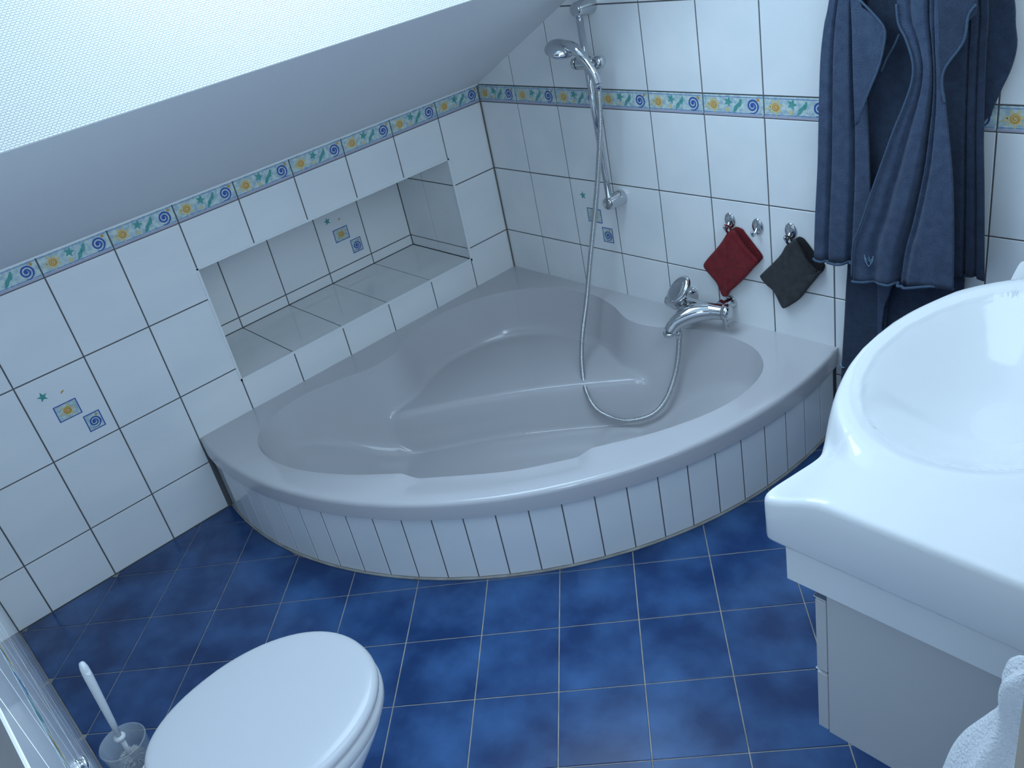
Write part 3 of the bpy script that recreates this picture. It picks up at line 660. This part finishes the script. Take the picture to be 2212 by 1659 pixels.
P3L = P2((1.60,ZT),(1.621,1.236),(1.627,1.196),(1.645,1.163),(1.662,1.114),(1.661,1.072),(1.645,1.019),(1.624,.965),(1.602,.899),(1.574,.814),(1.550,.735),(1.528,.669),(1.524,.581))
P3R = P2((1.69,ZT),(1.712,1.233),(1.720,1.114),(1.742,.98),(1.760,.857),(1.771,.717),(1.777,.590))
mb = MB(); sheet(mb, P3L, P3R, ZT, .566, .590, -0.106, 0.012, 'navy_terry', 1.6, 0.010, 2.2, rows=60, cols=64, y1=-0.120, creases=((.80,.44,.030,.035),(.95,.52,.012,.03),(.3,.20,.012,.05)))
fs_ = mb.obj('front_sheet', tw, smooth=True)
mb = MB()   # flap upper right
sheet(mb, P2((1.69,ZT),(1.715,1.23),(1.722,1.10),(1.734,1.031)), P2((1.76,ZT),(1.789,1.23),(1.775,1.208),(1.768,1.158),(1.734,1.106),(1.728,1.073),(1.736,1.031)), ZT, 1.031, 1.031, -0.118, 0.008, 'navy_terry_dark', 0.5, 0.003, 0.0, y1=-0.115)
mb.obj('right_flap', tw, smooth=True)
def hem(pts, r=0.0028, y=-0.1):
    mb = MB(); tube(mb, spline([(x, (p[2] if len(p) > 2 else y), z) for p in pts for x, z in [(p[0], p[1])]], 6), r, 'navy_hem', 8); mb.obj('hem', tw, smooth=True)
hem([(1.527, 1.245), (1.564, 1.21), (1.585, 1.185), (1.588, 1.16), (1.575, 1.101), (1.547, 1.034), (1.523, .968)], 0.0027, -0.0965)
def ysheet(z, s=0):  # depth of the left edge of the front sheet
    v = (ZT-z)/(ZT-.566); return -0.106-0.014*v-0.010*math.sin(2.2)*(0.4+0.6*v)+0.002
hem([(x, z, ysheet(z)-0.001) for x, z in P3L[1:]], 0.0027)
hem([(1.789, 1.23), (1.775, 1.208), (1.768, 1.158), (1.734, 1.106), (1.728, 1.073), (1.736, 1.031)], 0.0027, -0.117)
hem([(1.612, 1.165), (1.600, 1.140), (1.585, 1.115), (1.572, 1.085)], 0.0027, -0.080)
def ybot(s, y0=-0.120, bulge=0.012, pl_=1.6, amp=0.010, ph=2.2): return 0.030*math.exp(-((s-.44)/.035)**2)+0.012*math.exp(-((s-.52)/.03)**2)+0.012*math.exp(-((s-.20)/.05)**2)+ y0-bulge*(math.sin(PI*min(max(s, 0), 1))**0.6)-amp*math.sin(2*PI*pl_*s+ph)+0.002
hem([(1.524+(1.777-1.524)*s, .568+.024*s-0.004*math.sin(2*PI*s), ybot(s)) for s in [i/40 for i in range(41)]], 0.0036)
hem([(1.388+(1.549-1.388)*s, .588+.006*s-0.004*math.sin(2*PI*s), -0.080-0.012*(math.sin(PI*s)**0.6)-0.004*math.sin(2*PI*2.4*s+0.5)+0.012*math.exp(-((s-.22)/.03)**2)+0.016*math.exp(-((s-.62)/.035)**2)+0.001) for s in [i/30 for i in range(31)]], 0.0036)
mb = MB()   # small emblem: letter W above a shield point
ex, ez = 1.566, 0.632; s_ = (ex-1.527)/0.247; ye = -0.119-0.012*(math.sin(PI*s_)**0.6)-0.010*math.sin(2*PI*1.6*s_+2.2)+0.012*math.exp(-((s_-.20)/.05)**2)-0.004
for off in (-0.007, 0.0):
    tube(mb, [(ex-0.012, ye, ez+0.012+off), (ex-0.006, ye, ez-0.002+off), (ex, ye, ez+0.008+off), (ex+0.006, ye, ez-0.002+off), (ex+0.012, ye, ez+0.012+off)], 0.0011, 'emblem_thread', 6)
tube(mb, [(ex-0.009, ye, ez-0.004), (ex, ye, ez-0.018), (ex+0.009, ye, ez-0.004)], 0.0011, 'emblem_thread', 6)
mb.obj('emblem', tw)
tw2 = thing('bath_towel', 'longer navy blue terry towel hanging lowest, behind the one with the emblem', 'towel', (1.55, 0, 1.0), 'navy towels on the back wall')
mb = MB(); sheet(mb, P2((1.50,ZT),(1.475,1.1),(1.461,.60),(1.455,.498),(1.450,.402),(1.440,.235),(1.436,.10)), P2((1.56,ZT),(1.56,1.1),(1.566,.60),(1.572,.45),(1.56,.30),(1.55,.10)), ZT, .09, .09, -0.030, 0.008, 'navy_terry_dark', 1, 0.005, 0.4, rows=48, y1=-0.036); mb.obj('left_panel', tw2, smooth=True)
mb = MB(); sheet(mb, P2((1.55,ZT),(1.550,.62),(1.552,.43),(1.55,.10)), P2((1.60,ZT),(1.592,.62),(1.590,.53),(1.565,.43),(1.558,.10)), ZT, .10, .10, -0.042, 0.006, 'navy_terry', 0.5, 0.002, rows=30, cols=10, y1=-0.046); mb.obj('middle_fold', tw2, smooth=True)
mb = MB(); sheet(mb, P2((1.56,ZT),(1.56,.60),(1.56,.10)), P2((1.74,ZT),(1.76,.60),(1.75,.10)), ZT, .12, .12, -0.020, 0.006, 'navy_terry_dark', 3.5, 0.009, 0.4, rows=30, cols=34, y1=-0.024); mb.obj('right_panel', tw2, smooth=True)
mb = MB(); tube(mb, [(1.436, -0.034, 0.250), (1.444, -0.040, 0.240), (1.452, -0.041, 0.243)], 0.0018, 'emblem_thread', 6); mb.obj('emblem', tw2)
hr_ = thing('hook_rail', 'chrome hook rail carrying the navy towels above the picture edge', 'hook rail', (1.6, 0, ZT))
mb = MB(); mb.box((1.42, -0.018, ZT-0.012), (1.80, 0.0, ZT+0.014), 'chrome'); mb.obj('bar', hr_)
for x in (1.47, 1.58, 1.72): mb = MB(); tube(mb, spline([(x, -0.015, ZT+0.004), (x, -0.08, ZT-0.012), (x, -0.125, ZT-0.004), (x, -0.135, ZT+0.02)], 5), 0.006, 'chrome', 10); mb.obj('hook', hr_, smooth=True)

# ============================================================ WASHBASIN
BCX, BCY = 2.165, -0.79
half = [(XD-0.001,-1.228),(2.30,-1.2275),(2.10,-1.2265),(2.028,-1.2260),(2.014,-1.222),(2.010,-1.210),(2.018,-1.165),(2.026,-1.125),(2.025,-1.098),(2.012,-1.065),(1.994,-1.022),(1.974,-.960),(1.956,-.896),(1.947,-.84)]
cv = spline(half[2:], 4)
left = [half[0], half[1]]+cv
OUTL = left+[(1.9455, -0.79)]+[(x, 2*BCY-y) for x, y in left[::-1]]
def basin_z(x, y):
    ax, ay = 0.222, 0.318
    dx, dy = (x-BCX)/ax, (y-BCY)/ay
    if dx > 0: dx *= 0.92
    rho = math.hypot(dx, dy)
    deck = 0.846-0.030*sst(2.115, 2.01, x)**1.1*(1 if rho > 1 else 1)
    if rho > 1.10: return deck
    if rho > 1.0: t = (rho-1.0)/0.10; return 0.849*(1-sst(0, 1, t))+deck*sst(0, 1, t)
    if rho > 0.86: t = (1-rho)/0.14; return 0.849+0.0015*math.sin(PI*min(1, t*1.3))-0.010*max(0, t-0.45)**1.5
    t = rho/0.86; return 0.846-0.0042-0.105*(1-t**2.0)**1.15
wbn = thing('washbasin', 'white ceramic washbasin with a large round bowl above the cabinet', 'washbasin', (XD, BCY, 0.74))
mb = MB(); thb = []
for i in range(len(OUTL)):
    a = OUTL[i]; b = OUTL[(i+1) % len(OUTL)]; l = math.hypot(b[0]-a[0], b[1]-a[1]); k = max(1, int(l/0.012))
    for j in range(k): thb.append((a[0]+(b[0]-a[0])*j/k, a[1]+(b[1]-a[1])*j/k))
n = len(thb); rings = []
def topring(off, dz, absz=None):
    ring = []
    for x, y in thb:
        dx, dy = x-BCX, y-BCY; l = math.hypot(dx, dy); x2 = x-dx/l*off; y2 = y-dy/l*off
        if x > XD-0.003: x2 = XD-0.001
        ring.append((x2, y2, (basin_z(x2, y2)+dz) if absz is None else absz))
    return ring
rings.append(topring(0.05, 0, 0.742)); rings.append(topring(0.006, 0, 0.738)); rings.append(topring(0.0025, 0, 0.7395)); rings.append(topring(0.0, 0, 0.745))
rings.append(topring(0.0, -0.012)); rings.append(topring(0.001, -0.006)); rings.append(topring(0.004, -0.002)); rings.append(topring(0.009, 0))
for f in [i/70 for i in range(1, 70)]:
    ring = []
    for x, y in thb:
        dx, dy = x-BCX, y-BCY; l = math.hypot(dx, dy); x0 = x-dx/l*0.009; y0 = y-dy/l*0.009
        if x > XD-0.003: x0 = XD-0.001
        x2 = x0+(BCX-x0)*f; y2 = y0+(BCY-y0)*f; ring.append((x2, y2, basin_z(x2, y2)))
    rings.append(ring)
vs = [p for r in rings for p in r]; fs = []
for i in range(len(rings)-1):
    for k in range(n): fs.append((i*n+k, i*n+(k+1) % n, (i+1)*n+(k+1) % n, (i+1)*n+k))
vs.append((BCX, BCY, basin_z(BCX, BCY))); c = len(vs)-1
for k in range(n): fs.append(((len(rings)-1)*n+k, (len(rings)-1)*n+(k+1) % n, c))
mb.add(vs, fs, 'ceramic_white'); o = mb.obj('bowl', wbn); smooth_angle(o, 60)
mb = MB()       # lower ceramic apron stepped back
ap = [(x+(0.026 if x < XD-0.01 else 0), max(-1.2155, min(2*BCY+1.2155, y))) for x, y in OUTL]
ap = [(max(x, 2.040), y) if x < XD-0.01 else (x, y) for x, y in ap]
n = len(ap); mb.add([(x, y, 0.668) for x, y in ap]+[(x, y, 0.744) for x, y in ap], [tuple(range(n))[::-1], tuple(range(n, 2*n))]+[(i, (i+1) % n, n+(i+1) % n, n+i) for i in range(n)], 'ceramic_white')
o = mb.obj('apron', wbn); mod(o, 'BEVEL', width=0.005, segments=3, limit_method='ANGLE'); smooth_angle(o, 40)
mb = MB(); lathe(mb, [(0, 0.022), (0.003, 0.022), (0.005, 0.017), (0.0045, 0)], (BCX+0.06, BCY, basin_z(BCX+0.06, BCY)-0.001), (0, 0, 1), 'chrome'); mb.obj('drain', wbn, smooth=True)
cabn = thing('vanity_cabinet', 'white wall-hung cabinet with two drawers under the washbasin', 'cabinet', (XD, BCY, 0.345))
def bevbox(a, b, mt, name, parent, w_=0.002, seg=2):
    mb = MB(); mb.box(a, b, mt); o = mb.obj(name, parent); mod(o, 'BEVEL', width=w_, segments=seg); return o
y0, y1 = -1.200, 2*BCY+1.200
bevbox((2.094, y0, 0.347), (XD-0.0005, y1, 0.667), 'lacquer_white', 'body', cabn, 0.0015)
for za, zb in ((0.349, 0.478), (0.484, 0.634)):
    d_ = bevbox((2.0745, y0+0.001, za), (2.0925, y1-0.001, zb), 'lacquer_white', 'drawer', cabn, 0.0015)
    bevbox((2.0690, y0+0.004, zb-0.006), (2.0915, y1-0.004, zb+0.0015), 'chrome', 'handle', d_, 0.0015)

# ============================================================ TOILET
TX, TY0, TY1 = 1.346, -2.045, -1.612
def dshape(hw, yb, yf, n=72, off=0.0):
    pts = []; L = yf-yb; yc = yb+L*0.47
    for i in range(n):
        a = 2*PI*i/n; c, s = math.cos(a), math.sin(a)
        if s >= 0: x = hw*abs(c)**0.93*(1 if c >= 0 else -1); y = yc+(yf-yc)*abs(s)**0.98
        else: x = hw*(abs(c)**0.62)*(1-0.10*abs(s)) * (1 if c >= 0 else -1); y = yc-(yc-yb)*abs(s)**0.75
        pts.append((TX+x, y))
    return pts
toi = thing('toilet', 'white toilet with closed lid on the blue floor beside the front wall', 'toilet', (TX, YC, 0))
def loft(name, secs, mt, parent, ang=50):
    mb = MB(); vs = []; fs = []; n = len(secs[0][0])
    for poly, z in secs: vs += [(x, y, z if not callable(z) else z(x, y)) for x, y in poly]
    for i in range(len(secs)-1):
        for k in range(n): fs.append((i*n+k, i*n+(k+1) % n, (i+1)*n+(k+1) % n, (i+1)*n+k))
    fs.append(tuple(range(n))[::-1]); fs.append(tuple(range((len(secs)-1)*n, len(secs)*n))); mb.add(vs, fs, mt)
    o = mb.obj(name, parent); smooth_angle(o, ang); return o
D = lambda o_, back=0: dshape(0.191-o_, TY0+o_*0.7-back, TY1-o_)
loft('lid', [(D(0.010), 0.4025), (D(0.006), 0.4035), (D(0.0035), 0.407), (D(0.0035), 0.4145), (D(0.0065), 0.4190), (D(0.010), 0.4222), (D(0.016), 0.4240), (D(0.026), 0.4248), (D(0.06), 0.4257), (D(0.12), 0.4263)], 'lid_white', toi, 65)
loft('seat', [(D(0.009), 0.3715), (D(0.004), 0.373), (D(0.0010), 0.378), (D(0.0005), 0.388), (D(0.002), 0.394), (D(0.006), 0.3980), (D(0.012), 0.4000)], 'lid_white', toi, 65)
def bsec(hw, yf, z, yb=YC+0.004): return (dshape(hw, yb, yf), z)
loft('bowl', [bsec(0.115, -1.76, 0.0), bsec(0.112, -1.765, 0.03), bsec(0.110, -1.765, 0.12), bsec(0.125, -1.735, 0.19), bsec(0.152, -1.685, 0.26), bsec(0.174, -1.640, 0.32), bsec(0.181, -1.624, 0.345), bsec(0.184, -1.619, 0.358), bsec(0.182, -1.621, 0.367), bsec(0.174, -1.630, 0.3705)], 'ceramic_white', toi, 70)
for sx in (-1, 1):
    mb = MB(); lathe(mb, [(0, 0.0), (0, 0.012), (0.03, 0.012), (0.032, 0.009), (0.032, 0)], (TX+sx*0.075, -2.055, 0.372), (0, 0, 1), 'chrome', 16); mb.obj('hinge', toi, smooth=True)

# ============================================================ TOILET BRUSH
bx, by = 0.815, -2.036
hd = thing('toilet_brush_holder', 'clear plastic cup standing on the floor left of the toilet', 'brush holder', (bx, by, 0))
mb = MB()
lathe(mb, [(0.0005, 0.0), (0.0005, 0.040), (0.006, 0.043), (0.06, 0.048), (0.112, 0.052), (0.115, 0.0535), (0.118, 0.052), (0.116, 0.0495), (0.06, 0.0455), (0.010, 0.0405), (0.006, 0.0)], (bx, by, 0), (0, 0, 1), 'clear_plastic', 36)
mb.obj('cup', hd, smooth=True)
tb = thing('toilet_brush', 'white toilet brush with a long handle standing in the clear cup', 'brush', (bx, by, 0.012))
mb = MB(); lathe(mb, [(0.0, 0.006), (0.05, 0.0075), (0.10, 0.0085), (0.16, 0.0095), (0.195, 0.0100), (0.215, 0.0090), (0.228, 0.006), (0.232, 0.0)], (bx, by+0.001, 0.135), (0, 0.055, 1), 'white_plastic', 20, sx=1.25, side=(1, 0, 0)); mb.obj('handle', tb, smooth=True)
mb = MB(); lathe(mb, [(0, 0.0), (0, 0.0052), (0.0015, 0.0052), (0.0015, 0.0)], (bx+0.0095, by+0.014, 0.135+0.207), (1, 0.15, 0.5), 'plaster', 16, sx=1.7, side=(0, 0, 1)); mb.obj('hanging_hole', tb)
mb = MB(); lathe(mb, [(0, 0.006), (0.002, 0.0125), (0.008, 0.0135), (0.012, 0.0125), (0.014, 0.007)], (bx, by, 0.124), (0, 0.05, 1), 'white_plastic', 20); lathe(mb, [(0, 0.005), (0.07, 0.006)], (bx, by, 0.058), (0, 0.02, 1), 'white_plastic', 14); mb.obj('collar', tb, smooth=True)
mb = MB(); nB = 900
for i in range(nB):
    a = random.random()*2*PI; t = random.random(); zc = 0.022+0.05*t; R_ = (0.024+0.012*math.sin(PI*t))*random.uniform(0.8, 1.0)
    p0 = (bx+0.004*math.cos(a), by+0.004*math.sin(a), zc); p1 = (bx+R_*math.cos(a), by+R_*math.sin(a), zc+random.uniform(-0.006, 0.004)); q = 0.0009
    mb.add([(p0[0], p0[1], p0[2]-q), (p0[0], p0[1], p0[2]+q), (p1[0], p1[1], p1[2]+q), (p1[0], p1[1], p1[2]-q), (p1[0]-q*math.sin(a)*1.5, p1[1]+q*math.cos(a)*1.5, p1[2])], [(0, 1, 2, 3), (0, 3, 4), (1, 4, 2)], 'bristle')
o = mb.obj('bristles', tb); o['kind'] = 'stuff'
# chrome knob of unknown use on the wall above the toilet
kx, kz = 1.600, 0.790
av = thing('chrome_knob', 'small round chrome knob of unknown use on the front wall, cut by the lower left picture edge', 'hook', (kx, YC, kz))
mb = MB(); lathe(mb, [(0, 0.0), (0, 0.010), (0.0015, 0.0105), (0.003, 0.006), (0.005, 0.005)], (kx, YC, kz), (0, 1, 0), 'chrome', 28); mb.obj('rosette', av, smooth=True)
mb = MB(); lathe(mb, [(0.003, 0.005), (0.005, 0.008), (0.008, 0.010), (0.010, 0.0085), (0.0115, 0.005), (0.012, 0)], (kx, YC, kz), (0, 1, 0), 'chrome', 28); mb.obj('cap', av, smooth=True)

# ============================================================ WHITE TOWEL BY THE DOOR
wt = thing('hand_towel', 'white terry hand towel bunched on a hook beside the door frame', 'towel', (2.46, -1.41, 0.7))
mb = MB(); vs = []; fs = []; SEG = 48
prof = [(0.925, 0.018, 0.018), (0.915, 0.030, 0.030), (0.895, 0.034, 0.034), (0.87, 0.032, 0.033), (0.845, 0.034, 0.038), (0.82, 0.044, 0.052), (0.79, 0.056, 0.068), (0.75, 0.066, 0.085), (0.70, 0.072, 0.095), (0.62, 0.074, 0.100), (0.50, 0.072, 0.105), (0.40, 0.070, 0.105)]
prof = spline(prof, 4)
for z, rx, ry in prof:
    for k in range(SEG):
        a = 2*PI*k/SEG; f = 1+0.13*math.sin(a*7+z*6)+0.06*math.sin(a*3-z*11); xo = min(2.444+rx*math.cos(a)*f, XD-0.004)
        vs.append((xo, -1.405+ry*math.sin(a)*f, z+0.004*math.sin(a*5)))
for i in range(len(prof)-1):
    for k in range(SEG): fs.append((i*SEG+k, (i+1)*SEG+k, (i+1)*SEG+(k+1) % SEG, i*SEG+(k+1) % SEG))
fs.append(tuple(range(SEG))); fs.append(tuple(range((len(prof)-1)*SEG, len(prof)*SEG))[::-1]); mb.add(vs, fs, 'white_terry'); mb.obj('cloth', wt, smooth=True)
mb = MB(); tube(mb, spline([(2.448, -1.43, 0.915), (2.438, -1.425, 0.945), (2.452, -1.405, 0.957), (2.462, -1.385, 0.940), (2.456, -1.385, 0.912)], 5), 0.006, 'white_terry', 10); mb.obj('loop', wt, smooth=True)
wh = thing('wall_hook', 'small chrome hook holding the white hand towel', 'hook', (XD, -1.405, 0.94))
mb = MB(); tube(mb, spline([(XD, -1.405, 0.935), (2.47, -1.405, 0.938), (2.447, -1.405, 0.942), (2.438, -1.405, 0.960)], 5), 0.005, 'chrome', 12); mb.obj('prong', wh, smooth=True)
mb = MB(); lathe(mb, [(0, 0.018), (0.004, 0.018), (0.006, 0.014), (0.006, 0)], (XD, -1.405, 0.935), (-1, 0, 0), 'chrome', 24); mb.obj('plate', wh, smooth=True)
